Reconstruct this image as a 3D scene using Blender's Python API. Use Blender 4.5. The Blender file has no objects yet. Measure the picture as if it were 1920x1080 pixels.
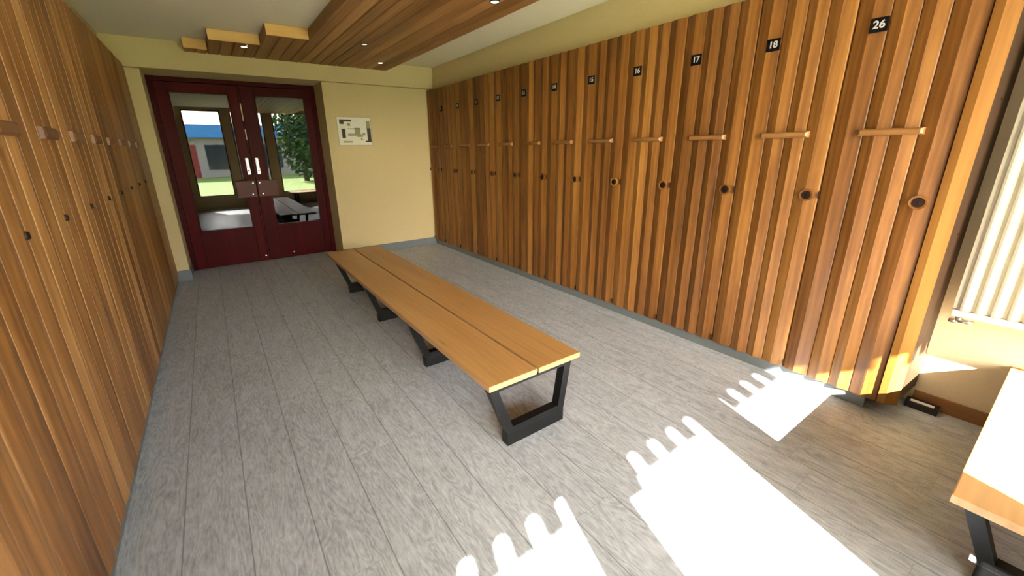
import bpy, bmesh, math, random
from mathutils import Vector, Matrix
C = bpy.context.scene.collection
SC = bpy.context.scene
PI = math.pi
random.seed(7)

# ------------------------------------------------------------------ camera
cd = bpy.data.cameras.new('camera'); cam = bpy.data.objects.new('camera', cd); C.objects.link(cam)
CF = Vector((0.54263842, 0.78563043, -0.2972009)); CR = Vector((0.8201883, -0.57191506, -0.01429401)); CU = Vector((0.18120348, 0.23600422, 0.95470797))
cam.matrix_world = Matrix(((CR.x, CU.x, -CF.x, 0), (CR.y, CU.y, -CF.y, 0), (CR.z, CU.z, -CF.z, 1.4), (0, 0, 0, 1)))
cd.sensor_width = 36; cd.lens = 762.6 * 36 / 1920
cd.shift_x = (960 - 941.64) / 1920; cd.shift_y = (517.57 - 540) / 1920
cd.clip_start = 0.02; cd.clip_end = 400
SC.camera = cam

# ------------------------------------------------------------------ light and exposure
SC.view_settings.view_transform = 'Standard'; SC.view_settings.look = 'None'
SC.view_settings.gamma = 1; SC.view_settings.use_curve_mapping = False
SC.view_settings.exposure = 1.92
w = bpy.data.worlds.new('sky'); SC.world = w; w.use_nodes = True
nt = w.node_tree; nt.nodes.clear()
wo = nt.nodes.new('ShaderNodeOutputWorld'); bg = nt.nodes.new('ShaderNodeBackground')
sk = nt.nodes.new('ShaderNodeTexSky'); sk.sky_type = 'HOSEK_WILKIE' if False else 'NISHITA'
sk.sun_disc = False; sk.sun_elevation = math.radians(30.3); sk.sun_rotation = math.radians(198)
sk.air_density = 1.0; sk.dust_density = 2.5
mixw = nt.nodes.new('ShaderNodeMix'); mixw.data_type = 'RGBA'; mixw.inputs[0].default_value = 0.45
mixw.inputs[7].default_value = (6.0, 6.6, 7.4, 1)
nt.links.new(sk.outputs[0], mixw.inputs[6]); nt.links.new(mixw.outputs[2], bg.inputs[0]); nt.links.new(bg.outputs[0], wo.inputs[0])
bg.inputs[1].default_value = 0.9
AZ = math.radians(18.3); EL = math.radians(30.3)
sd = bpy.data.lights.new('sun', 'SUN'); sd.energy = 34; sd.angle = math.radians(0.3); sd.color = (1.0, 0.96, 0.90)
sun = bpy.data.objects.new('sun', sd); C.objects.link(sun)
SDIR = Vector((math.sin(AZ) * math.cos(EL), math.cos(AZ) * math.cos(EL), -math.sin(EL)))
sun.rotation_euler = SDIR.to_track_quat('-Z', 'Y').to_euler(); sun.location = (0, -6, 6)

# ------------------------------------------------------------------ helpers
def bx(bm, x0, x1, y0, y1, z0, z1, m=0, bev=0):
    vs = [bm.verts.new((x, y, z)) for x in (x0, x1) for y in (y0, y1) for z in (z0, z1)]
    idx = [(0, 1, 3, 2), (4, 6, 7, 5), (0, 4, 5, 1), (2, 3, 7, 6), (0, 2, 6, 4), (1, 5, 7, 3)]
    fs = [bm.faces.new([vs[i] for i in f]) for f in idx]
    for f in fs: f.material_index = m
    if bev:
        es = list({e for f in fs for e in f.edges})
        bmesh.ops.bevel(bm, geom=es, offset=bev, segments=2, affect='EDGES', profile=0.6)
    return vs
def prism(bm, pts, axis, a, b, m=0):
    """pts: 2D loop; axis 'x','y','z' is the extrusion axis from a to b"""
    def mk(p, t):
        return {'x': (t, p[0], p[1]), 'y': (p[0], t, p[1]), 'z': (p[0], p[1], t)}[axis]
    A = [bm.verts.new(mk(p, a)) for p in pts]; B = [bm.verts.new(mk(p, b)) for p in pts]
    n = len(pts); fs = [bm.faces.new(A), bm.faces.new(B[::-1])]
    for i in range(n): fs.append(bm.faces.new((A[i], B[i], B[(i + 1) % n], A[(i + 1) % n])))
    for f in fs: f.material_index = m
    return A + B
def disc(bm, c, r, axis, t, n=24, r2=None, m=0):
    """cylinder centred c, thickness t along axis vector direction (signed)"""
    q = Vector(axis).normalized().to_track_quat('Z', 'Y'); r2 = r if r2 is None else r2
    c = Vector(c)
    A = [bm.verts.new(c + q @ Vector((r * math.cos(2 * PI * i / n), r * math.sin(2 * PI * i / n), 0))) for i in range(n)]
    B = [bm.verts.new(c + q @ Vector((r2 * math.cos(2 * PI * i / n), r2 * math.sin(2 * PI * i / n), t))) for i in range(n)]
    fs = [bm.faces.new(A[::-1]), bm.faces.new(B)]
    for i in range(n):
        f = bm.faces.new((A[i], A[(i + 1) % n], B[(i + 1) % n], B[i])); f.smooth = True; fs.append(f)
    for f in fs: f.material_index = m
def ring(bm, c, r_in, r_out, axis, t, n=28, m=0):
    q = Vector(axis).normalized().to_track_quat('Z', 'Y'); c = Vector(c); L = []
    for (r, h) in ((r_out, 0), (r_out - .1 * (r_out - r_in), t), (r_in, t * .9), (r_in, 0)):
        L.append([bm.verts.new(c + q @ Vector((r * math.cos(2 * PI * i / n), r * math.sin(2 * PI * i / n), h))) for i in range(n)])
    for k in range(4):
        for i in range(n):
            f = bm.faces.new((L[k][i], L[k][(i + 1) % n], L[(k + 1) % 4][(i + 1) % n], L[(k + 1) % 4][i])); f.material_index = m
def obj(name, bm, mats, parent=None, recalc=True, loc=None):
    if recalc: bmesh.ops.recalc_face_normals(bm, faces=bm.faces)
    me = bpy.data.meshes.new(name); bm.to_mesh(me); bm.free()
    for m in (mats if isinstance(mats, (list, tuple)) else [mats]): me.materials.append(m)
    o = bpy.data.objects.new(name, me); C.objects.link(o)
    if parent: o.parent = parent
    if loc: o.location = loc
    return o
def B(): return bmesh.new()
def tag(o, label=None, cat=None, group=None, kind=None):
    if label: o['label'] = label
    if cat: o['category'] = cat
    if group: o['group'] = group
    if kind: o['kind'] = kind
    return o
def thing(name, label, cat, loc=(0, 0, 0), rz=0, group=None):
    o = bpy.data.objects.new(name, None); C.objects.link(o); o.location = loc; o.rotation_euler = (0, 0, rz)
    o.empty_display_size = .1
    return tag(o, label, cat, group)
def struct(name, bm, m, parent=None):
    o = obj(name, bm, m, parent)
    if not parent: o['kind'] = 'structure'
    return o
def copy_tree(o, parent=None):
    c = o.copy(); C.objects.link(c)
    if parent: c.parent = parent
    for ch in list(o.children): copy_tree(ch, c)
    return c

# ------------------------------------------------------------------ materials
def mat(name):
    m = bpy.data.materials.new(name); m.use_nodes = True; n = m.node_tree
    return m, n, n.nodes['Principled BSDF']
def N(n, t, **k):
    x = n.nodes.new(t)
    for a, v in k.items(): setattr(x, a, v)
    return x
def srgb(r, g, b):
    f = lambda c: (c / 255 / 12.92) if c / 255 <= 0.04045 else ((c / 255 + .055) / 1.055) ** 2.4
    return (f(r), f(g), f(b), 1)
def flat(name, col, rough=.5, metal=0, emit=None, es=0, bump=0, bscale=60, spec=.5):
    m, n, p = mat(name)
    p.inputs['Base Color'].default_value = col; p.inputs['Roughness'].default_value = rough; p.inputs['Metallic'].default_value = metal
    p.inputs['Specular IOR Level'].default_value = spec
    tc = N(n, 'ShaderNodeTexCoord'); no = N(n, 'ShaderNodeTexNoise'); no.inputs['Scale'].default_value = bscale; no.inputs['Detail'].default_value = 4
    n.links.new(tc.outputs['Object'], no.inputs['Vector'])
    mx = N(n, 'ShaderNodeMix', data_type='RGBA', blend_type='MULTIPLY'); mx.inputs[0].default_value = 1
    mx.inputs[6].default_value = col
    rp = N(n, 'ShaderNodeMapRange'); rp.inputs[3].default_value = .93; rp.inputs[4].default_value = 1.05
    n.links.new(no.outputs[0], rp.inputs[0]); n.links.new(rp.outputs[0], mx.inputs[7]); n.links.new(mx.outputs[2], p.inputs['Base Color'])
    if bump:
        b = N(n, 'ShaderNodeBump'); b.inputs['Strength'].default_value = bump; b.inputs['Distance'].default_value = .01
        n.links.new(no.outputs[0], b.inputs['Height']); n.links.new(b.outputs[0], p.inputs['Normal'])
    if emit:
        p.inputs['Emission Color'].default_value = emit; p.inputs['Emission Strength'].default_value = es
    return m
def wood(name, dark, mid, light, grain='z', rough=.42, scale=1.0, vary=.35, bump=.15, coat=0.0, knots=True, spec=.5):
    """procedural wood with grain running along the given object axis; 'bid' attribute varies it board by board"""
    m, n, p = mat(name)
    tc = N(n, 'ShaderNodeTexCoord'); oi = N(n, 'ShaderNodeObjectInfo'); at = N(n, 'ShaderNodeAttribute'); at.attribute_name = 'bid'
    k = {'x': (0.09, 1, 1), 'y': (1, 0.09, 1), 'z': (1, 1, 0.09)}[grain]
    mp = N(n, 'ShaderNodeMapping'); mp.inputs['Scale'].default_value = [c * scale for c in k]
    n.links.new(tc.outputs['Object'], mp.inputs['Vector'])
    off = N(n, 'ShaderNodeMath', operation='MULTIPLY'); off.inputs[1].default_value = 37.0
    ad = N(n, 'ShaderNodeMath', operation='ADD'); n.links.new(oi.outputs['Random'], ad.inputs[0]); n.links.new(at.outputs['Fac'], ad.inputs[1])
    n.links.new(ad.outputs[0], off.inputs[0])
    va = N(n, 'ShaderNodeVectorMath', operation='ADD'); n.links.new(mp.outputs[0], va.inputs[0]); n.links.new(off.outputs[0], va.inputs[1])
    # fine grain
    n1 = N(n, 'ShaderNodeTexNoise'); n1.inputs['Scale'].default_value = 70; n1.inputs['Detail'].default_value = 6; n1.inputs['Roughness'].default_value = .65
    n.links.new(va.outputs[0], n1.inputs['Vector'])
    # broad figure
    n2 = N(n, 'ShaderNodeTexNoise'); n2.inputs['Scale'].default_value = 8; n2.inputs['Detail'].default_value = 5; n2.inputs['Distortion'].default_value = .5
    n.links.new(va.outputs[0], n2.inputs['Vector'])
    wv = N(n, 'ShaderNodeTexWave', wave_type='BANDS', bands_direction={'x': 'Y', 'y': 'X', 'z': 'Y'}[grain]); wv.inputs['Scale'].default_value = 9
    wv.inputs['Distortion'].default_value = 7; wv.inputs['Detail'].default_value = 3; wv.inputs['Detail Scale'].default_value = 1.2
    n.links.new(va.outputs[0], wv.inputs['Vector'])
    a1 = N(n, 'ShaderNodeMath', operation='MULTIPLY'); a1.inputs[1].default_value = .32; n.links.new(n1.outputs[0], a1.inputs[0])
    a2 = N(n, 'ShaderNodeMath', operation='MULTIPLY_ADD'); a2.inputs[1].default_value = .60; n.links.new(n2.outputs[0], a2.inputs[0]); n.links.new(a1.outputs[0], a2.inputs[2])
    a3 = N(n, 'ShaderNodeMath', operation='MULTIPLY_ADD'); a3.inputs[1].default_value = .08; n.links.new(wv.outputs[0], a3.inputs[0]); n.links.new(a2.outputs[0], a3.inputs[2])
    # board-by-board tone
    wn = N(n, 'ShaderNodeTexWhiteNoise', noise_dimensions='1D'); n.links.new(off.outputs[0], wn.inputs['W'])
    b1 = N(n, 'ShaderNodeMapRange'); b1.inputs[3].default_value = -vary / 2; b1.inputs[4].default_value = vary / 2; n.links.new(wn.outputs[0], b1.inputs[0])
    s = N(n, 'ShaderNodeMath', operation='ADD'); n.links.new(a3.outputs[0], s.inputs[0]); n.links.new(b1.outputs[0], s.inputs[1])
    cr = N(n, 'ShaderNodeValToRGB'); e = cr.color_ramp.elements
    e[0].position = .25; e[0].color = dark; e[1].position = .75; e[1].color = light; x = e.new(.5); x.color = mid
    n.links.new(s.outputs[0], cr.inputs[0]); out = cr.outputs[0]
    if knots:
        vk = N(n, 'ShaderNodeTexVoronoi', feature='F1'); vk.inputs['Scale'].default_value = 2.6
        mk = N(n, 'ShaderNodeMapping'); mk.inputs['Scale'].default_value = {'x': (.35, 1.6, 1.6), 'y': (1.6, .35, 1.6), 'z': (1.6, 1.6, .35)}[grain]
        n.links.new(tc.outputs['Object'], mk.inputs['Vector'])
        vk2 = N(n, 'ShaderNodeVectorMath', operation='ADD'); n.links.new(mk.outputs[0], vk2.inputs[0]); n.links.new(off.outputs[0], vk2.inputs[1])
        n.links.new(vk2.outputs[0], vk.inputs['Vector'])
        kr = N(n, 'ShaderNodeMapRange'); kr.inputs[1].default_value = .025; kr.inputs[2].default_value = .07; kr.inputs[3].default_value = .55; kr.inputs[4].default_value = 1
        n.links.new(vk.outputs['Distance'], kr.inputs[0])
        km = N(n, 'ShaderNodeMix', data_type='RGBA', blend_type='MULTIPLY'); km.inputs[0].default_value = 1
        n.links.new(out, km.inputs[6]); n.links.new(kr.outputs[0], km.inputs[7]); out = km.outputs[2]
    n.links.new(out, p.inputs['Base Color'])
    rr = N(n, 'ShaderNodeMapRange'); rr.inputs[3].default_value = rough - .08; rr.inputs[4].default_value = rough + .12
    n.links.new(n1.outputs[0], rr.inputs[0]); n.links.new(rr.outputs[0], p.inputs['Roughness'])
    bp = N(n, 'ShaderNodeBump'); bp.inputs['Strength'].default_value = bump; bp.inputs['Distance'].default_value = .004
    n.links.new(n1.outputs[0], bp.inputs['Height']); n.links.new(bp.outputs[0], p.inputs['Normal'])
    p.inputs['Coat Weight'].default_value = coat; p.inputs['Coat Roughness'].default_value = .25; p.inputs['Specular IOR Level'].default_value = spec
    return m
M = {}
M['locker'] = wood('locker_wood', srgb(74, 41, 12), srgb(120, 76, 29), srgb(156, 107, 48), 'z', rough=.40, vary=.24, bump=.25)
M['locker_left'] = wood('honey_locker_wood', srgb(80, 48, 20), srgb(136, 91, 46), srgb(186, 138, 82), 'z', rough=.42, vary=.24, bump=.25)
M['rail_right'] = wood('rail_wood', srgb(100, 64, 30), srgb(136, 94, 50), srgb(158, 116, 68), 'y', rough=.4, vary=.1)
M['batten'] = wood('batten_wood', srgb(78, 48, 26), srgb(112, 72, 42), srgb(134, 90, 54), 'y', rough=.45, vary=.1)
M['post'] = wood('post_wood', srgb(102, 64, 24), srgb(120, 80, 33), srgb(132, 92, 42), 'z', rough=.6, spec=.12, vary=.1)
M['carcass'] = flat('locker_inside', srgb(52, 30, 12), .7)
M['ceilwood'] = wood('ceiling_board_wood', srgb(102, 66, 30), srgb(146, 102, 54), srgb(180, 134, 80), 'y', rough=.55, vary=.3, bump=.2)
M['endwood'] = wood('ceiling_box_end_wood', srgb(178, 130, 70), srgb(212, 166, 98), srgb(226, 186, 120), 'x', rough=.55, vary=.1)
M['bench'] = wood('bench_pine', srgb(148, 106, 58), srgb(170, 126, 74), srgb(186, 144, 90), 'y', rough=.40, vary=.04, bump=.12)
M['bench_edge'] = wood('bench_pine_edge', srgb(146, 110, 72), srgb(168, 132, 90), srgb(180, 146, 104), 'y', rough=.5, vary=.1)
M['bench_pale'] = wood('pale_bench_pine', srgb(196, 146, 92), srgb(220, 176, 122), srgb(232, 192, 140), 'x', rough=.4, vary=.1)
M['shaded_sidewood'] = wood('shade_darkened_board_wood', srgb(40, 24, 12), srgb(54, 34, 17), srgb(64, 42, 22), 'z', rough=.5, vary=.1)  # brown wood with shade put into its colour, far darker than the lockers
M['bb_wood'] = wood('skirting_wood', srgb(112, 74, 36), srgb(136, 92, 46), srgb(150, 106, 58), 'y', rough=.5, vary=.1)
M['door'] = wood('dark_red_door_wood', srgb(44, 2, 2), srgb(64, 4, 3), srgb(82, 9, 6), 'z', rough=.42, vary=.1, bump=.05, knots=False, spec=.09)
M['lockblock'] = flat('red_lock_block', srgb(84, 24, 14), .4, spec=.25)
M['cream'] = flat('cream_wall_paint', srgb(198, 178, 130), .8, bump=.25, bscale=55)
M['cream_right'] = flat('cream_wall_paint_right', srgb(206, 186, 148), .8, bump=.15, bscale=55)
M['white'] = flat('white_ceiling_paint', srgb(228, 222, 196), .85, bump=.1, bscale=30)
M['grey'] = flat('grey_vinyl_skirting', srgb(104, 110, 110), .5)
M['black'] = flat('black_steel', srgb(13, 13, 14), .4, metal=0, spec=.3)
M['radiator'] = flat('white_radiator_enamel', srgb(186, 182, 163), .3)
M['plate'] = flat('black_plate', srgb(10, 8, 10), .7, spec=.15)
M['digit'] = flat('white_lettering', srgb(190, 186, 188), .5)
M['bronze'] = flat('dark_bronze_lock', srgb(46, 28, 18), .4, metal=.4)
M['chrome'] = flat('brushed_steel', srgb(200, 198, 194), .25, metal=1)
M['glint_chip'] = flat('worn_edge_glint', srgb(196, 168, 140), .5)  # pale tone standing in for reflected light on a worn edge
M['trimring'] = flat('downlight_bezel', srgb(60, 44, 34), .4, metal=.5)
M['lamp_on'] = flat('downlight_lens', srgb(255, 240, 210), .3, emit=(1, .82, .55, 1), es=4)
M['lamp_dim'] = flat('downlight_lens_dim', srgb(230, 215, 190), .3, emit=(1, .82, .6, 1), es=.4)
M['paper'] = flat('printed_sheet', srgb(216, 212, 196), .5)
M['ink'] = flat('dark_print', srgb(58, 46, 34), .6)
M['ink2'] = flat('mid_grey_print', srgb(150, 144, 120), .6)
M['ink3'] = flat('olive_print', srgb(146, 138, 96), .6)
M['frame'] = flat('thin_silver_frame', srgb(176, 166, 138), .4, metal=.3)
M['winframe'] = flat('window_frame_dark_wood', srgb(96, 58, 34), .4)
M['exterior'] = flat('exterior_render', srgb(226, 220, 206), .9)
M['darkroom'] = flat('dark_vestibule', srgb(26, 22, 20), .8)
M['blackplastic'] = flat('black_plastic', srgb(16, 15, 14), .4)
M['whiteplastic'] = flat('white_plastic_strip', srgb(226, 220, 212), .4)
M['eave'] = flat('weathered_eave_board', srgb(110, 74, 46), .7)
M['grass'] = flat('lawn_grass', srgb(122, 140, 60), .95, bump=.3, bscale=14)
M['terrace'] = flat('terrace_paving', srgb(120, 116, 108), .9)
M['leaf'] = flat('tree_foliage', srgb(62, 84, 36), .8)
M['bark'] = flat('tree_bark', srgb(84, 64, 46), .9, bump=.4)
M['housewall'] = flat('house_render', srgb(176, 160, 150), .9)
M['bluefascia'] = flat('blue_fascia', srgb(70, 140, 206), .5)
M['redshop'] = flat('red_shop_panel', srgb(150, 50, 40), .6)
M['darkglass'] = flat('dark_shop_window', srgb(40, 48, 56), .15)

def glass_mat(name, tint, refl):
    m, n, p = mat(name); n.nodes.remove(p); o = n.nodes['Material Output']
    t = N(n, 'ShaderNodeBsdfTransparent'); t.inputs[0].default_value = tint
    g = N(n, 'ShaderNodeBsdfGlossy'); g.inputs['Roughness'].default_value = .0; g.inputs[0].default_value = (1, 1, 1, 1)
    f = N(n, 'ShaderNodeFresnel'); f.inputs[0].default_value = refl
    mx = N(n, 'ShaderNodeMixShader'); n.links.new(f.outputs[0], mx.inputs[0]); n.links.new(t.outputs[0], mx.inputs[1]); n.links.new(g.outputs[0], mx.inputs[2])
    n.links.new(mx.outputs[0], o.inputs[0]); return m
M['winglass'] = glass_mat('window_glass', (.97, .98, .97, 1), 1.3)
M['doorglass'] = glass_mat('door_glass', (.35, .37, .36, 1), 1.75)

def floor_mat():
    m, n, p = mat('grey_oak_vinyl_planks')
    tc = N(n, 'ShaderNodeTexCoord'); sp = N(n, 'ShaderNodeSeparateXYZ'); n.links.new(tc.outputs['Object'], sp.inputs[0])
    def mth(op, a, b=None, c=None):
        x = N(n, 'ShaderNodeMath', operation=op)
        for i, v in enumerate((a, b, c)):
            if v is None: continue
            if isinstance(v, (int, float)): x.inputs[i].default_value = v
            else: n.links.new(v, x.inputs[i])
        return x.outputs[0]
    u = mth('DIVIDE', mth('ADD', sp.outputs[0], 10.0 + .125 - .2115 * 0), .2115)
    u = mth('DIVIDE', mth('SUBTRACT', sp.outputs[0], -.125 - 60 * .2115), .2115)
    col = mth('FLOOR', u); fu = mth('FRACT', u)
    wn = N(n, 'ShaderNodeTexWhiteNoise', noise_dimensions='1D'); n.links.new(col, wn.inputs['W'])
    v = mth('ADD', mth('DIVIDE', sp.outputs[1], 1.22), mth('MULTIPLY', wn.outputs[0], 7.0))
    row = mth('FLOOR', v); fv = mth('FRACT', v)
    pid = mth('ADD', mth('MULTIPLY', col, 3.17), mth('MULTIPLY', row, 1.73))
    w2 = N(n, 'ShaderNodeTexWhiteNoise', noise_dimensions='1D'); n.links.new(pid, w2.inputs['W'])
    # seams
    du = mth('MULTIPLY', mth('MINIMUM', fu, mth('SUBTRACT', 1.0, fu)), .2115)
    dv = mth('ADD', mth('MULTIPLY', mth('MINIMUM', fv, mth('SUBTRACT', 1.0, fv)), 1.22), .0018)
    d = mth('MINIMUM', du, dv)
    seam = N(n, 'ShaderNodeMapRange'); seam.inputs[1].default_value = .0008; seam.inputs[2].default_value = .0035; seam.inputs[3].default_value = .5; seam.inputs[4].default_value = 1
    n.links.new(d, seam.inputs[0])
    # grain
    mp = N(n, 'ShaderNodeMapping'); mp.inputs['Scale'].default_value = (1, .2, 1); n.links.new(tc.outputs['Object'], mp.inputs[0])
    va = N(n, 'ShaderNodeVectorMath', operation='ADD'); n.links.new(mp.outputs[0], va.inputs[0])
    cb = N(n, 'ShaderNodeCombineXYZ'); n.links.new(mth('MULTIPLY', w2.outputs[0], 31.0), cb.inputs[0]); n.links.new(mth('MULTIPLY', w2.outputs[0], 17.0), cb.inputs[1]); n.links.new(cb.outputs[0], va.inputs[1])
    n1 = N(n, 'ShaderNodeTexNoise'); n1.inputs['Scale'].default_value = 110; n1.inputs['Detail'].default_value = 8; n1.inputs['Roughness'].default_value = .7; n.links.new(va.outputs[0], n1.inputs[0])
    n2 = N(n, 'ShaderNodeTexNoise'); n2.inputs['Scale'].default_value = 9; n2.inputs['Detail'].default_value = 2; n2.inputs['Distortion'].default_value = 1.2; n.links.new(va.outputs[0], n2.inputs[0])
    n3 = N(n, 'ShaderNodeTexNoise'); n3.inputs['Scale'].default_value = 22; n3.inputs['Detail'].default_value = 4; n3.inputs['Roughness'].default_value = .6; n.links.new(va.outputs[0], n3.inputs[0])
    # cathedral rings from contour lines of a broad noise
    rg = mth('FRACT', mth('MULTIPLY', n2.outputs[0], 11.0)); rg = mth('ABSOLUTE', mth('SUBTRACT', rg, .5))
    s = mth('ADD', mth('MULTIPLY', n1.outputs[0], .55), mth('MULTIPLY', rg, .20))
    s = mth('ADD', s, mth('MULTIPLY', n3.outputs[0], .26))
    s = mth('ADD', s, mth('MULTIPLY', mth('SUBTRACT', w2.outputs[0], .5), .035))
    cr = N(n, 'ShaderNodeValToRGB'); e = cr.color_ramp.elements
    e[0].position = .28; e[0].color = srgb(118, 122, 127); e[1].position = .62; e[1].color = srgb(186, 190, 196); x = e.new(.45); x.color = srgb(158, 162, 167)
    n.links.new(s, cr.inputs[0])
    # small dark knots
    vk = N(n, 'ShaderNodeTexVoronoi'); vk.inputs['Scale'].default_value = 3.4; mk = N(n, 'ShaderNodeMapping'); mk.inputs['Scale'].default_value = (1.3, .7, 1)
    n.links.new(tc.outputs['Object'], mk.inputs[0]); n.links.new(mk.outputs[0], vk.inputs['Vector'])
    kr = N(n, 'ShaderNodeMapRange'); kr.inputs[1].default_value = .02; kr.inputs[2].default_value = .06; kr.inputs[3].default_value = .6; kr.inputs[4].default_value = 1; n.links.new(vk.outputs['Distance'], kr.inputs[0])
    mm = mth('MULTIPLY', kr.outputs[0], seam.outputs[0])
    mx = N(n, 'ShaderNodeMix', data_type='RGBA', blend_type='MULTIPLY'); mx.inputs[0].default_value = 1
    n.links.new(cr.outputs[0], mx.inputs[6]); n.links.new(mm, mx.inputs[7]); n.links.new(mx.outputs[2], p.inputs['Base Color'])
    p.inputs['Roughness'].default_value = .42; p.inputs['Specular IOR Level'].default_value = .45
    bp = N(n, 'ShaderNodeBump'); bp.inputs['Strength'].default_value = .25; bp.inputs['Distance'].default_value = .003
    h = mth('ADD', s, mth('MULTIPLY', seam.outputs[0], .8)); n.links.new(h, bp.inputs['Height']); n.links.new(bp.outputs[0], p.inputs['Normal'])
    return m
M['floor'] = floor_mat()

# ------------------------------------------------------------------ dimensions
XL, XR = -.508, 2.72            # locker fronts
YW, YD, YN = 5.80, 6.28, -.60   # far wall, door plane, window wall
XWL, XWR = -.95, 3.04
ZC, ZBEAM = 2.50, 2.235
ZLL, ZLR = 2.25, 2.21
PITCH = .4565

# ------------------------------------------------------------------ room shell
b = B(); bx(b, XWL - .1, XWR + .1, YN - .12, 7.9, -.1, 0); struct('floor', b, M['floor'])
b = B(); bx(b, XWL - .1, XWR + .1, YN - .12, YW + .15, ZC, ZC + .12); struct('ceiling', b, M['white'])
b = B(); bx(b, XWL - .12, XWL, YN, YW + .15, 0, ZC); struct('wall_left', b, M['cream'])
b = B(); bx(b, XWR, XWR + .12, YN, YW + .15, 0, ZC); struct('wall_right', b, M['cream_right'])
# far wall with door recess
DL, DR = -.40, 1.326
b = B(); bx(b, XWL, DL, YW, YD + .12, 0, ZC); bx(b, DR, XWR, YW, YD + .12, 0, ZC); bx(b, DL, DR, YW, YD + .12, ZBEAM, ZC)
struct('wall_far', b, M['cream'])
b = B(); bx(b, -.64, 2.80, YW - .09, YW - .001, ZBEAM - .004, ZC - .001); struct('trim_1', b, M['cream'])      # beam
b = B(); bx(b, 2.80, XWR - .001, YN + .02, YW - .002, ZLR + .012, ZC - .001); struct('trim_2', b, M['cream'])  # soffit over the right lockers
b = B(); bx(b, XWL + .001, -.64, YN + .02, YW - .002, ZLL + .012, ZC - .001); struct('trim_3', b, M['cream'])
# skirting
b = B(); bx(b, DR + .001, XR + .02, YW - .014, YW - .001, 0, .10); struct('baseboard_far', b, M['grey'])
b = B(); bx(b, XL - .02, DL, YW - .016, YW - .001, 0, .12); bx(b, DL, DL + .012, YW - .016, YD - .07, 0, .12)
struct('baseboard_left', b, M['grey'])
b = B(); bx(b, XR + .02, XR + .035, .46, YW - .02, 0, .072)
struct('trim_4', b, M['grey'])      # toe kick of the right row
b = B(); bx(b, XL - .04, XL - .022, YN + .01, YW - .02, 0, .068); struct('trim_5', b, M['grey'])
b = B(); bx(b, XWR - .018, XWR - .001, YN + .02, .32, 0, .075); struct('baseboard_right', b, M['bb_wood'])

# window wall: three tall windows behind the camera
WINS = [(-.34, .458), (.66, 1.388), (1.605, 2.828)]; WZ0, WZ1 = .33, 2.44
b = B(); xs = [XWL] + [v for wn_ in WINS for v in wn_] + [XWR]
for i in range(0, len(xs), 2): bx(b, xs[i], xs[i + 1], YN - .12, YN, 0, ZC)
for (a, c_) in WINS: bx(b, a, c_, YN - .12, YN, 0, WZ0); bx(b, a, c_, YN - .12, YN, WZ1, ZC)
struct('wall_window_side', b, M['cream'])
for i, (a, c_) in enumerate(WINS):
    b = B(); t = .028
    bx(b, a + .001, a + t, YN - .10, YN - .05, WZ0 + .001, WZ1 - .001); bx(b, c_ - t, c_ - .001, YN - .10, YN - .05, WZ0 + .001, WZ1 - .001)
    bx(b, a + t, c_ - t, YN - .10, YN - .05, WZ0 + .001, WZ0 + t); bx(b, a + t, c_ - t, YN - .10, YN - .05, WZ1 - t, WZ1 - .001)
    f = struct('window_%d' % (i + 1), b, M['winframe'])
    b = B(); bx(b, a + t, c_ - t, YN - .078, YN - .072, WZ0 + t, WZ1 - t); struct('window_pane', b, M['winglass'], f)

# ------------------------------------------------------------------ dropped wooden ceiling
ZP = 2.408
boards = []
def plank_bm(rects):
    bm = B(); lay = bm.verts.layers.float.new('bid')
    for (x0, x1, y0, y1) in rects:
        r = random.random()
        pts = [(x0 + .001, ZC - .003), (x0 + .001, ZP + .008), (x0 + .009, ZP), (x1 - .009, ZP), (x1 - .001, ZP + .008), (x1 - .001, ZC - .003)]
        for v in prism(bm, pts, 'y', y0, y1): v[lay] = r
    return bm
rc = []; x = 1.0; nb = 11; wv_ = (2.15 - .985) / nb
for i in range(nb): rc.append((.985 + i * wv_, .985 + (i + 1) * wv_, YN + .05, YW - .092))
cp = thing('ceiling_panel', 'lowered ceiling panel of brown boards with a stepped left end', 'ceiling panel', (0, 0, ZP))
def child(name, bm, m, par):
    o = obj(name, bm, m, par); o.location = -Vector(par.location); return o
child('main_boarding', plank_bm(rc), M['ceilwood'], cp)
for (xa, xb, yf) in ((.005, .20, 5.48), (.205, .625, 5.00), (.63, .984, 4.55)):
    k = max(2, round((xb - xa) / .105)); q = (xb - xa) / k
    child('step_boarding', plank_bm([(xa + i * q, xa + (i + 1) * q, yf + .02, YW - .092) for i in range(k)]), M['ceilwood'], cp)
    b = B(); bx(b, xa, xb, yf, yf + .0195, ZP - .002, ZC - .002, bev=.002); e = child('end_board', b, M['endwood'], cp)
    e['label'] = 'pale yellow pine end board'
    b = B(); bx(b, xa - .0, xa + .002, yf + .02, YW - .092, ZP, ZC - .003)
    b.free()

# downlights
def downlight(x, y, label, on, spot):
    t = thing('ceiling_downlight', label, 'ceiling light', (x, y, ZP), 0, 'downlights in the wooden ceiling')
    b = B(); ring(b, (0, 0, 0), .029, .040, (0, 0, -1), .006); obj('bezel', b, M['trimring'], t)
    b = B(); disc(b, (0, 0, -.0005), .0285, (0, 0, -1), .004, 20, .023); obj('lens', b, M['lamp_on' if on else 'lamp_dim'], t)
    if spot:
        l = bpy.data.lights.new('downlight_glow', 'SPOT'); l.energy = spot; l.color = (1, .74, .42); l.spot_size = math.radians(88); l.spot_blend = .8; l.shadow_soft_size = .03
        lo = bpy.data.objects.new('downlight_glow', l); C.objects.link(lo); lo.parent = t; lo.location = (0, 0, -.02)
downlight(.50, 5.16, 'lit downlight under the stepped boxes at the panel left end, nearest the door', True, 1.6)
downlight(1.47, 4.45, 'dim downlight in dark bezel, mid panel between the two lit ones', False, .5)
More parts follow.
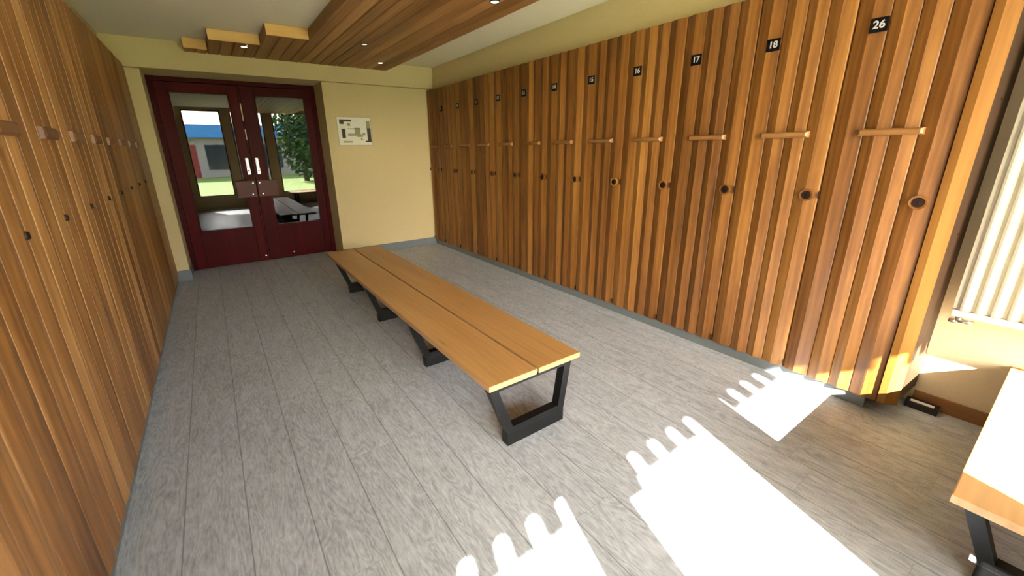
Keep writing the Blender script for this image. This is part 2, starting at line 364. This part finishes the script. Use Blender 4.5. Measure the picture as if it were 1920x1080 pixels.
downlight(1.90, 5.24, 'small lit downlight close to the far right corner of the wooden ceiling', True, 2.2)
downlight(1.885, 2.77, 'lit downlight cut by the top edge of the photo, nearest the viewer', True, 1.2)

# ------------------------------------------------------------------ lockers
def board_profile(bounds, x_f, sgn, z0, z1, bm=None):
    """shallow two-facet boards; bounds = y limits; sgn -1 faces -x, +1 faces +x. local x=0 is crest plane"""
    bm = bm or B(); lay = bm.verts.layers.float.get('bid') or bm.verts.layers.float.new('bid')
    for y0, y1 in zip(bounds[:-1], bounds[1:]):
        r = random.random(); w_ = y1 - y0; g = .0016
        prof = [(0, -.020), (g, -.0125), (.006, -.0105), (w_ * .48, -.0012), (w_ * .52, 0), (w_ * .57, -.0012), (w_ - .006, -.0115), (w_ - g, -.0135), (w_, -.020)]
        A = []; Bv = []
        for (t, d) in prof:
            d *= (.6 if sgn > 0 else 1.15)
            xx = x_f - sgn * (-d) if False else x_f + sgn * d
            va = bm.verts.new((xx, y0 + t, z0)); vb = bm.verts.new((xx, y0 + t, z1)); va[lay] = r; vb[lay] = r; A.append(va); Bv.append(vb)
        xb = x_f - sgn * .034
        e0 = [bm.verts.new((xb, y0, z0)), bm.verts.new((xb, y0, z1)), bm.verts.new((xb, y1, z0)), bm.verts.new((xb, y1, z1))]
        for v in e0: v[lay] = r
        for i in range(len(prof) - 1):
            bm.faces.new((A[i], A[i + 1], Bv[i + 1], Bv[i]))
        bm.faces.new((e0[0], A[0], Bv[0], e0[1])); bm.faces.new((A[-1], e0[2], e0[3], Bv[-1]))
        bm.faces.new((e0[2], e0[0], e0[1], e0[3]))
        bm.faces.new([e0[0]] + A[::1] + [e0[2]]); bm.faces.new([e0[1], *Bv, e0[3]])
    return bm
def batten_bm(sgn, y0, y1, zc, h=.022, p=.026):
    """raised rail with chamfered faces"""
    bm = B(); lay = bm.verts.layers.float.new('bid'); X = lambda d: sgn * d
    base = [(y0, zc - h), (y1, zc - h), (y1, zc + h), (y0, zc + h)]
    mid = [(y0 + .005, zc - h * .85), (y1 - .005, zc - h * .85), (y1 - .005, zc + h * .85), (y0 + .005, zc + h * .85)]
    top = [(y0 + .014, zc - h * .5), (y1 - .014, zc - h * .5), (y1 - .014, zc + h * .5), (y0 + .014, zc + h * .5)]
    L = [[bm.verts.new((X(d), y, z)) for (y, z) in q] for d, q in ((-.022, base), (p * .55, mid), (p, top))]
    for k in range(2):
        for i in range(4): bm.faces.new((L[k][i], L[k][(i + 1) % 4], L[k + 1][(i + 1) % 4], L[k + 1][i]))
    bm.faces.new(L[0]); bm.faces.new(L[2])
    return bm
def lock_parts(sgn, y, z, par):
    if sgn < 0:
        b = B(); ring(b, (-sgn * .012, y, z), .024, .034, (sgn, 0, 0), .018); o = obj('lock_rosette', b, M['locker'], par)
    b = B(); r0 = .024 if sgn < 0 else .015
    disc(b, (-sgn * .012, y, z), r0, (sgn, 0, 0), .017, 24, r0 * .88)
    bx(b, min(0, sgn * .0085), max(0, sgn * .0085), y - .002, y + .002, z - .010, z + .010, m=1)
    o = obj('cam_lock', b, [M['bronze'], M['plate']], par); o['label'] = 'dark round metal lock'
def make_locker(sgn, width, ztop, bounds, bat, lock_y, depth, zb=1.455, zl=1.132, bh=.017):
    """local origin on the floor at the near seam, front crest plane x=0"""
    t = bpy.data.objects.new('locker', None); C.objects.link(t); t.empty_display_size = .1
    b = B(); xb = -sgn * depth; xf = -sgn * .036
    bx(b, min(xb, xf), max(xb, xf), .001, width - .001, .072, ztop - .001); obj('carcass', b, M['carcass'], t)
    d = obj('door', board_profile(bounds, 0, sgn, .070, ztop - .004), M['locker_left' if sgn > 0 else 'locker'], t)
    obj('handle_rail', batten_bm(sgn, bat[0], bat[1], zb, bh, .014 if sgn > 0 else .020), M['batten' if sgn > 0 else 'rail_right'], d)
    lock_parts(sgn, lock_y, zl, d)
    for zz in (() if sgn > 0 else (.10, 1.135)):
        b = B(); bx(b, min(-sgn * .013, sgn * .001), max(-sgn * .013, sgn * .001), width - .006, width - .0015, zz - .020, zz + .020, bev=.001)
        obj('hinge', b, M['bronze'], d)
    return t
Y0 = .4135
protoR = make_locker(-1, PITCH, ZLR, [.002, .122, .220, .325, PITCH - .002], (.098, .345), .055, .30)
def digits(txt, size):
    cu = bpy.data.curves.new('digits', 'FONT'); cu.body = txt; cu.size = size; cu.extrude = .0008; cu.offset = size * .022; cu.align_x = 'CENTER'; cu.align_y = 'CENTER'
    o = bpy.data.objects.new('tmp', cu); C.objects.link(o)
    dg = bpy.context.evaluated_depsgraph_get(); dg.update()
    me = bpy.data.meshes.new_from_object(o.evaluated_get(dg)); me.name = 'digits'
    bpy.data.objects.remove(o); me.materials.clear(); me.materials.append(M['digit']); return me
def plate(par, num):
    b = B(); bx(b, -.006, .0, .322, .392, 1.905, 1.968, bev=.002); pl = obj('number_plate', b, M['plate'], par)
    pl.location = (.001, 0, 0)
    me = digits(num, .047); d = bpy.data.objects.new('digits', me); C.objects.link(d); d.parent = pl
    d.matrix_local = Matrix(((0, 0, -1, -.0065), (-1, 0, 0, .357), (0, 1, 0, 1.9365), (0, 0, 0, 1)))
ordn = ['nearest the radiator', 'second', 'third', 'fourth', 'fifth', 'sixth', 'seventh', 'eighth', 'ninth', 'tenth', 'eleventh']
nums = ['26', '18', '17', '16', '15', '14', '13', '12', '11', '10', '9']
rowR = [protoR] + [copy_tree(protoR) for k in range(10)]
for k in range(11):
    t = rowR[k]; t.location = (XR, Y0 + k * PITCH, 0)
    plate(t, nums[k])
    lab = ('brown ribbed wooden locker with black plate 26, nearest the radiator' if k == 0 else
           '%s brown ribbed wooden locker counted from the radiator along the right row' % ordn[k])
    tag(t, lab, 'locker', 'lockers along the right wall')
wl = YW - .004 - (Y0 + 11 * PITCH)
t = make_locker(-1, wl, ZLR, [.002, .10, .19, .28, wl - .002], (.09, .26), .078, .30)
t.location = (XR, Y0 + 11 * PITCH, 0)
tag(t, 'narrow dark brown locker in the far corner, last of the right row', 'locker', 'lockers along the right wall')
# end post and side panel of the right row
ep = thing('locker_end_panel', 'bright wooden corner post and shade-darkened side board closing the locker row beside the radiator', 'end panel', (XR, .375, 0))
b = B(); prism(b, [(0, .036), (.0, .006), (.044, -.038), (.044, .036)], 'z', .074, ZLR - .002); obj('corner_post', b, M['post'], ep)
b = B(); prism(b, [(.046, .036), (.046, -.036), (.318, -.052), (.318, .036)], 'z', .10, ZLR - .002); obj('side_board', b, M['shaded_sidewood'], ep)['label'] = 'brown board with nail heads, colour darkened to look shaded'
ep['group'] = 'locker row ends'
for zz in (1.58, .98, 1.9):
    b = B(); disc(b, (.17, -.044, zz), .004, (0, -1, 0), .002, 10); obj('nail_head', b, M['plate'], ep)
# left row
Y0L = 2.255 - 6 * .4565
protoL = make_locker(1, PITCH, ZLL, [.002, .118, .226, .336, PITCH - .002], (.125, .315), .085, .30, 1.488, 1.163, .026)
ny = 0
kk = 12
near_words = ['seventh', 'sixth', 'fifth', 'fourth', 'third', 'second']
for k in range(kk):
    y = Y0L + (k) * PITCH
    t = protoL if k == 0 else copy_tree(protoL)
    t.location = (XL, y, 0)
    n_from_far = kk - k + 1
    words = {2: 'second', 3: 'third', 4: 'fourth', 5: 'fifth', 6: 'sixth', 7: 'seventh', 8: 'eighth', 9: 'ninth', 10: 'tenth', 11: 'eleventh', 12: 'twelfth', 13: 'thirteenth'}
    tag(t, '%s honey brown wooden locker counted from the red door along the left row' % words[n_from_far], 'locker', 'lockers along the left wall')
yl = Y0L + kk * PITCH
t = make_locker(1, YW - .004 - yl, ZLL, [.002, .11, .21, YW - .004 - yl - .002], (.09, .22), .06, .30, 1.488, 1.163, .026)
t.location = (XL, yl, 0)
tag(t, 'narrow dark locker ending the left row next to the red door', 'locker', 'lockers along the left wall')

# ------------------------------------------------------------------ double door
z1 = ZBEAM
b = B(); g = .002
bx(b, DL + g, DL + .052, YD - .055, YD + .05, 0, z1 - g); bx(b, DR - .052, DR - g, YD - .055, YD + .05, 0, z1 - g); bx(b, DL + .052, DR - .052, YD - .055, YD + .05, z1 - .05, z1 - g)
fr = struct('door_1', b, M['door']); fr['label'] = 'dark red frame of the double glazed door in the far wall recess'
def leaf(x0, x1, gx0, gx1, lockside):
    y0, y1 = YD - .045, YD + .0; gz0, gz1 = .465, 2.085
    bm = B()
    bx(bm, x0, gx0, y0, y1, .008, z1 - .054, bev=.003); bx(bm, gx1, x1, y0, y1, .008, z1 - .054, bev=.003)
    bx(bm, gx0 + .0005, gx1 - .0005, y0 + .001, y1 - .001, .009, gz0, bev=.003); bx(bm, gx0 + .0005, gx1 - .0005, y0 + .001, y1 - .001, gz1, z1 - .055, bev=.003)
    # raised mouldings round the pane
    for (a, c_, e, h) in ((gx0 - .0, gx0 + .014, gz0, gz1), (gx1 - .014, gx1, gz0, gz1)): bx(bm, a, c_, y0 - .006, y0 + .02, e, h)
    bx(bm, gx0, gx1, y0 - .006, y0 + .02, gz0, gz0 + .014); bx(bm, gx0, gx1, y0 - .006, y0 + .02, gz1 - .014, gz1)
    d = obj('door_leaf', bm, M['door'], fr)
    bm = B(); bx(bm, gx0 + .001, gx1 - .001, y0 + .021, y0 + .027, gz0 + .001, gz1 - .001); obj('glass_pane', bm, M['doorglass'], d)
    s = 1 if lockside > 0 else -1
    e = x1 if s > 0 else x0
    a, c_ = (e - .225, e - .004) if s > 0 else (e + .004, e + .235)
    bm = B(); bx(bm, a, c_, y0 - .024, y0 - .0065, .855, 1.065, bev=.004); obj('lock_block', bm, M['lockblock'], d)
    for (dx, dz) in ((.035, 1.035), (.055, .895)):
        bm = B(); disc(bm, (e - s * dx, y0 - .025, dz), .010, (0, -1, 0), .006, 16, .007); obj('bolt_head', bm, M['chrome'], d)
    hx = e - s * .052
    bm = B(); bx(bm, hx - .018, hx + .018, y0 - .012, y0 - .0005, 1.14, 1.34, bev=.002); disc(bm, (hx, y0 - .013, 1.185), .010, (0, -1, 0), .003, 12, m=1)
    bx(bm, hx - .013, hx + .013, y0 - .045, y0 - .03, 1.215, 1.335, bev=.004); bx(bm, hx - .006, hx + .006, y0 - .034, y0 - .010, 1.23, 1.245); bx(bm, hx - .006, hx + .006, y0 - .034, y0 - .010, 1.305, 1.32)
    h = obj('door_handle', bm, [M['chrome'], M['plate']], d); h['label'] = 'bright steel handle plate'
    bm = B(); disc(bm, (e - s * (.04 if s > 0 else .30), y0 - .001, .075), .014, (0, -1, 0), .008, 14, .01); obj('floor_bolt', bm, M['chrome'], d)
    return d
dl = leaf(-.345, .460, -.232, .345, 1)
dr = leaf(.465, DR - .054, .608, 1.185, -1)
b = B(); bx(b, .440, .462, YD - .060, YD - .0455, .01, z1 - .057, bev=.003); mm = obj('meeting_strip', b, M['door'], dl)
for (za, zb) in ((1.78, 1.98), (1.56, 1.68)):  # bright glints along the worn meeting edge, painted as pale strips
    b = B(); bx(b, .445, .457, YD - .0625, YD - .0603, za, zb, bev=.0005); obj('worn_glint_strip', b, M['glint_chip'], dl)
# dark vestibule behind the door
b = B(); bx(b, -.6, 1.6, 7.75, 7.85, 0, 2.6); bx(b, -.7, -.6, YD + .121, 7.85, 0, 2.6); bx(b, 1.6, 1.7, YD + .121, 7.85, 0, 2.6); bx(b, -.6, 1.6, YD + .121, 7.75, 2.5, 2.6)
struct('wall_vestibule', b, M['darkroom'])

# ------------------------------------------------------------------ framed notice
pt = thing('framed_notice', 'small framed printed sheet with dark side bars on the cream wall right of the door', 'picture', (1.668, YW - .001, 1.657))
W2, H2 = .222, .180
b = B(); fw = .008
bx(b, -W2, -W2 + fw, -.014, 0, -H2, H2); bx(b, W2 - fw, W2, -.014, 0, -H2, H2); bx(b, -W2 + fw, W2 - fw, -.014, 0, -H2, -H2 + fw); bx(b, -W2 + fw, W2 - fw, -.014, 0, H2 - fw, H2)
obj('frame', b, M['frame'], pt)
b = B(); bx(b, -W2 + fw, W2 - fw, -.008, -.002, -H2 + fw, H2 - fw)
sh = obj('sheet', b, M['paper'], pt)
b = B(); y0, y1 = -.0095, -.0081
def pr(x0, x1, za, zb, m): bx(b, x0 * 2 * W2 - W2, x1 * 2 * W2 - W2, y0, y1, H2 - zb * 2 * H2, H2 - za * 2 * H2, m=m)
pr(.08, .42, .10, .17, 0); pr(.08, .20, .17, .26, 0); pr(.12, .22, .42, .74, 0); pr(.85, .96, .14, .40, 2); pr(.86, .97, .38, .88, 0); pr(.79, .86, .83, .88, 0)
pr(.29, .55, .58, .66, 1); pr(.50, .66, .38, .60, 2); pr(.55, .72, .60, .70, 2); pr(.72, .80, .56, .64, 1); pr(.65, .71, .74, .80, 1); pr(.14, .40, .84, .90, 1)
pr(.30, .60, .40, .42, 1); pr(.30, .38, .22, .32, 2)
obj('print', b, [M['ink'], M['ink2'], M['ink3']], sh)

# ------------------------------------------------------------------ benches
def make_bench(name, label, L, W, H, feet, woods, edge):
    """long axis along local +y from 0..L, width along x 0..W"""
    t = thing(name, label, 'bench')
    gap = .012; th = .030
    for (a, c_) in ((0, W / 2 - gap / 2), (W / 2 + gap / 2, W)):
        b = B(); lay = b.verts.layers.float.new('bid'); bx(b, a, c_, 0, L, H - th, H, bev=.003)
        r = random.random()
        for v in b.verts: v[lay] = r
        for f in b.faces:
            if f.calc_center_median().z < H - .0035: f.material_index = 1
        obj('seat_plank', b, [woods, edge], t)
    zl = H - th; fa, fb = .100, W - .108; ta, tb = .006, W - .066
    for fy in feet:
        b = B(); y0, y1 = fy, fy + .05
        bx(b, fa, fb, y0, y1, 0, .075, bev=.003)
        prism(b, [(fa, .074), (fa + .042, .074), (ta + .046, zl - .012), (ta, zl - .012)], 'y', y0 + .001, y1 - .001)
        prism(b, [(fb - .042, .074), (fb, .074), (tb, zl - .012), (tb - .044, zl - .012)], 'y', y0 + .001, y1 - .001)
        bx(b, fa + .034, fb - .034, y0 + .002, y1 - .002, .074, .100)
        bx(b, ta, tb, y0, y1, zl - .012, zl - .0005)
        obj('leg_frame', b, M['black'], t)
    return t
bn = make_bench('bench', 'long low pine bench of two planks on four black steel frames, middle of the room', 3.20, .575, .37, [.0, .945, 1.89, 2.80], M['bench'], M['bench_edge'])
bn.location = (.86, 1.362, 0)
b2 = make_bench('bench', 'sunlit pale bench at the right edge under the radiator, cut off by the photo', 1.32, .615, .355, [.125, 1.15], M['bench'], M['bench_edge'])
b2.rotation_euler = (0, 0, -PI / 2); b2.location = (1.714, .034, 0)

# ------------------------------------------------------------------ radiator
rd = thing('radiator', 'white fluted panel radiator on the right wall, blown out by sun along its bottom', 'radiator', (XWR - .058, .270, .582))
b = B(); RL, RH = .86, 1.45; n_ = int(RL / .05); pts = []
for i in range(n_):
    y = -.012 - i * .05
    for (t, d) in ((0, 0), (.008, .004), (.014, .015), (.022, .018), (.030, .018), (.036, .015), (.042, .004)): pts.append((-.085 - d, y - t))
pts = [(-.085, 0)] + pts + [(-.085, -RL), (-.060, -RL), (-.060, 0)]
prism(b, pts, 'z', .035, RH - .03); obj('fluted_panel', b, M['radiator'], rd)
for (za, zb2) in ((0, .034), (RH - .029, RH)):
    b = B(); bx(b, -.100, -.055, -RL, 0, za, zb2, bev=.006); obj('header_rail', b, M['radiator'], rd)
for yy in (-.12, -RL + .12):
    for zz in (RH - .3, .15):
        b = B(); bx(b, -.055, .056, yy - .02, yy + .02, zz, zz + .1); obj('wall_bracket', b, M['radiator'], rd)
b = B(); disc(b, (-.078, -.03, -.022), .012, (0, 0, 1), .022, 14); disc(b, (-.078, -.03, -.022), .010, (0, -1, 0), .05, 14); disc(b, (-.078, -.012, -.035), .014, (0, 0, 1), .016, 14); obj('valve', b, M['chrome'], rd)

# ------------------------------------------------------------------ little black box on the floor
t = thing('floor_box', 'small black plastic box with a white strip on the floor by the right skirting', 'box', (2.95, .205, 0))
b = B(); prism(b, [(0, 0), (.062, 0), (.058, .038), (.006, .034)], 'y', 0, .130); obj('casing', b, M['blackplastic'], t)
b = B(); prism(b, [(.012, .0348), (.034, .0363), (.034, .0395), (.012, .0385)], 'y', .018, .112); obj('white_strip', b, M['whiteplastic'], t)

# ------------------------------------------------------------------ outside: seen in the door glass, shades the sun
ZG = -.12
b = B(); bx(b, -60, 60, -4.2, YN - .125, ZG - .1, ZG); struct('ground_terrace', b, M['terrace'])
b = B(); bx(b, -60, 60, -80, -4.2, ZG - .1, ZG - .01); struct('ground_lawn', b, M['grass'])
# eave with hanging scalloped fascia: its shadow ends the sun patches
YE = -3.8; k6 = .6155; tA = math.tan(AZ)
zt = (1.0 - YE) * k6; zb_ = (.870 - YE) * k6
ev = thing('eave', 'weathered eave with a scalloped fascia board outside above the windows', 'eave', (0, YE, zt))
b = B(); prism(b, [(YE - .02, zt + .001), (YE - .02, zt + .10), (YN - .125, 3.85), (YN - .125, 3.70), (YE + .05, zt + .001)], 'x', -5, 6); child('roof_slab', b, M['eave'], ev)
b = B(); x = -5.0
sx = (1.0 - YE) * tA
# teeth: floor tips at x = .516 + .155 i  -> shift back along the sun
tip0 = 1.41 - sx; p_ = .152; w_slot = .062
i0 = int((-5 - tip0) / p_) + 1
bx(b, -5, 6, YE - .02, YE, zt, zt + .25)
for i in range(i0, int((6 - tip0) / p_)):
    cx_ = tip0 + i * p_; a, c_ = cx_ + w_slot / 2, cx_ + p_ - w_slot / 2
    # tooth polygon with rounded slot shoulders
    r = w_slot / 2; P_ = [(a, zb_)]
    P_ += [(a, zt - .022)] + [(a - r * (1 - math.cos(q)) * 1.0, zt - .022 + .014 * math.sin(q)) for q in (.5, 1.0, 1.57)]
    P_ += [(c_ + r * (1 - math.cos(q)) * 1.0, zt - .022 + .014 * math.sin(q)) for q in (1.57, 1.0, .5)] + [(c_, zt - .022), (c_, zb_)]
    prism(b, P_, 'y', YE - .019, YE - .001)
child('fascia_board', b, M['eave'], ev)
for fx in (.46, 1.345):  # unseen blocks added under the fascia to step the sun patches' left edges
    xr = fx - sx
    b = B(); bx(b, xr - .30, xr, YE - .03, YE + .02, (.82 - YE) * k6, zt + .1); child('added_shade_block', b, M['eave'], ev)
# tree, hedge, shop building
def foliage(bm, c, r, n, seed, s=.16):
    rnd = random.Random(seed)
    for i in range(n):
        v = Vector((rnd.gauss(0, 1), rnd.gauss(0, 1), rnd.gauss(0, 1))).normalized() * (rnd.random() ** .4)
        q = Vector(c) + Vector((v.x * r[0], v.y * r[1], v.z * r[2])); sz = s * rnd.uniform(.5, 1.2)
        a = Vector((rnd.gauss(0, 1), rnd.gauss(0, 1), rnd.gauss(0, 1))).normalized(); d = a.orthogonal().normalized(); e = a.cross(d)
        vs = [bm.verts.new(q + d * sz), bm.verts.new(q + e * sz * .5), bm.verts.new(q - d * sz), bm.verts.new(q - e * sz * .5)]
        bm.faces.new(vs)
for j, (x, y, h) in enumerate([(4.4, -13, 5.0), (6.6, -15, 6.0)]):
    t = thing('tree', ['leafy green tree outside, mirrored in the right door pane', 'taller tree outside behind the first one'][j], 'tree', (x, y, ZG - .01))
    b = B(); disc(b, (0, 0, 0), .14, (0, 0, 1), h * .6, 12, .08); obj('trunk', b, M['bark'], t)
    b = B(); foliage(b, (0, 0, h * .52), (1.25, 1.1, h * .50), 2600, j + 3); obj('crown', b, M['leaf'], t, recalc=False)
bd = thing('shop_building', 'far shop building with a bright blue roof band, mirrored in the left door pane', 'building', (-1.5, -22, ZG - .01))
b = B(); bx(b, -7, 8, -5, 0, 0, 2.55); obj('wall', b, M['housewall'], bd)
b = B(); bx(b, -7.3, 8.3, -5.2, .5, 2.551, 3.35); obj('roof_band', b, M['bluefascia'], bd)
for (xa, xb, m_) in ((-4, -2.6, 'darkglass'), (-1.9, -.6, 'darkglass'), (.2, 1.0, 'redshop'), (1.5, 3.1, 'darkglass'), (4, 6, 'darkglass')):
    b = B(); bx(b, xa, xb, .002, .05, .5 if m_ == 'darkglass' else .01, 2.1); obj('shop_window' if m_ == 'darkglass' else 'shop_door', b, M[m_], bd)
b = B(); bx(b, -.5, .0, .0, .06, 0, .4); b.free()
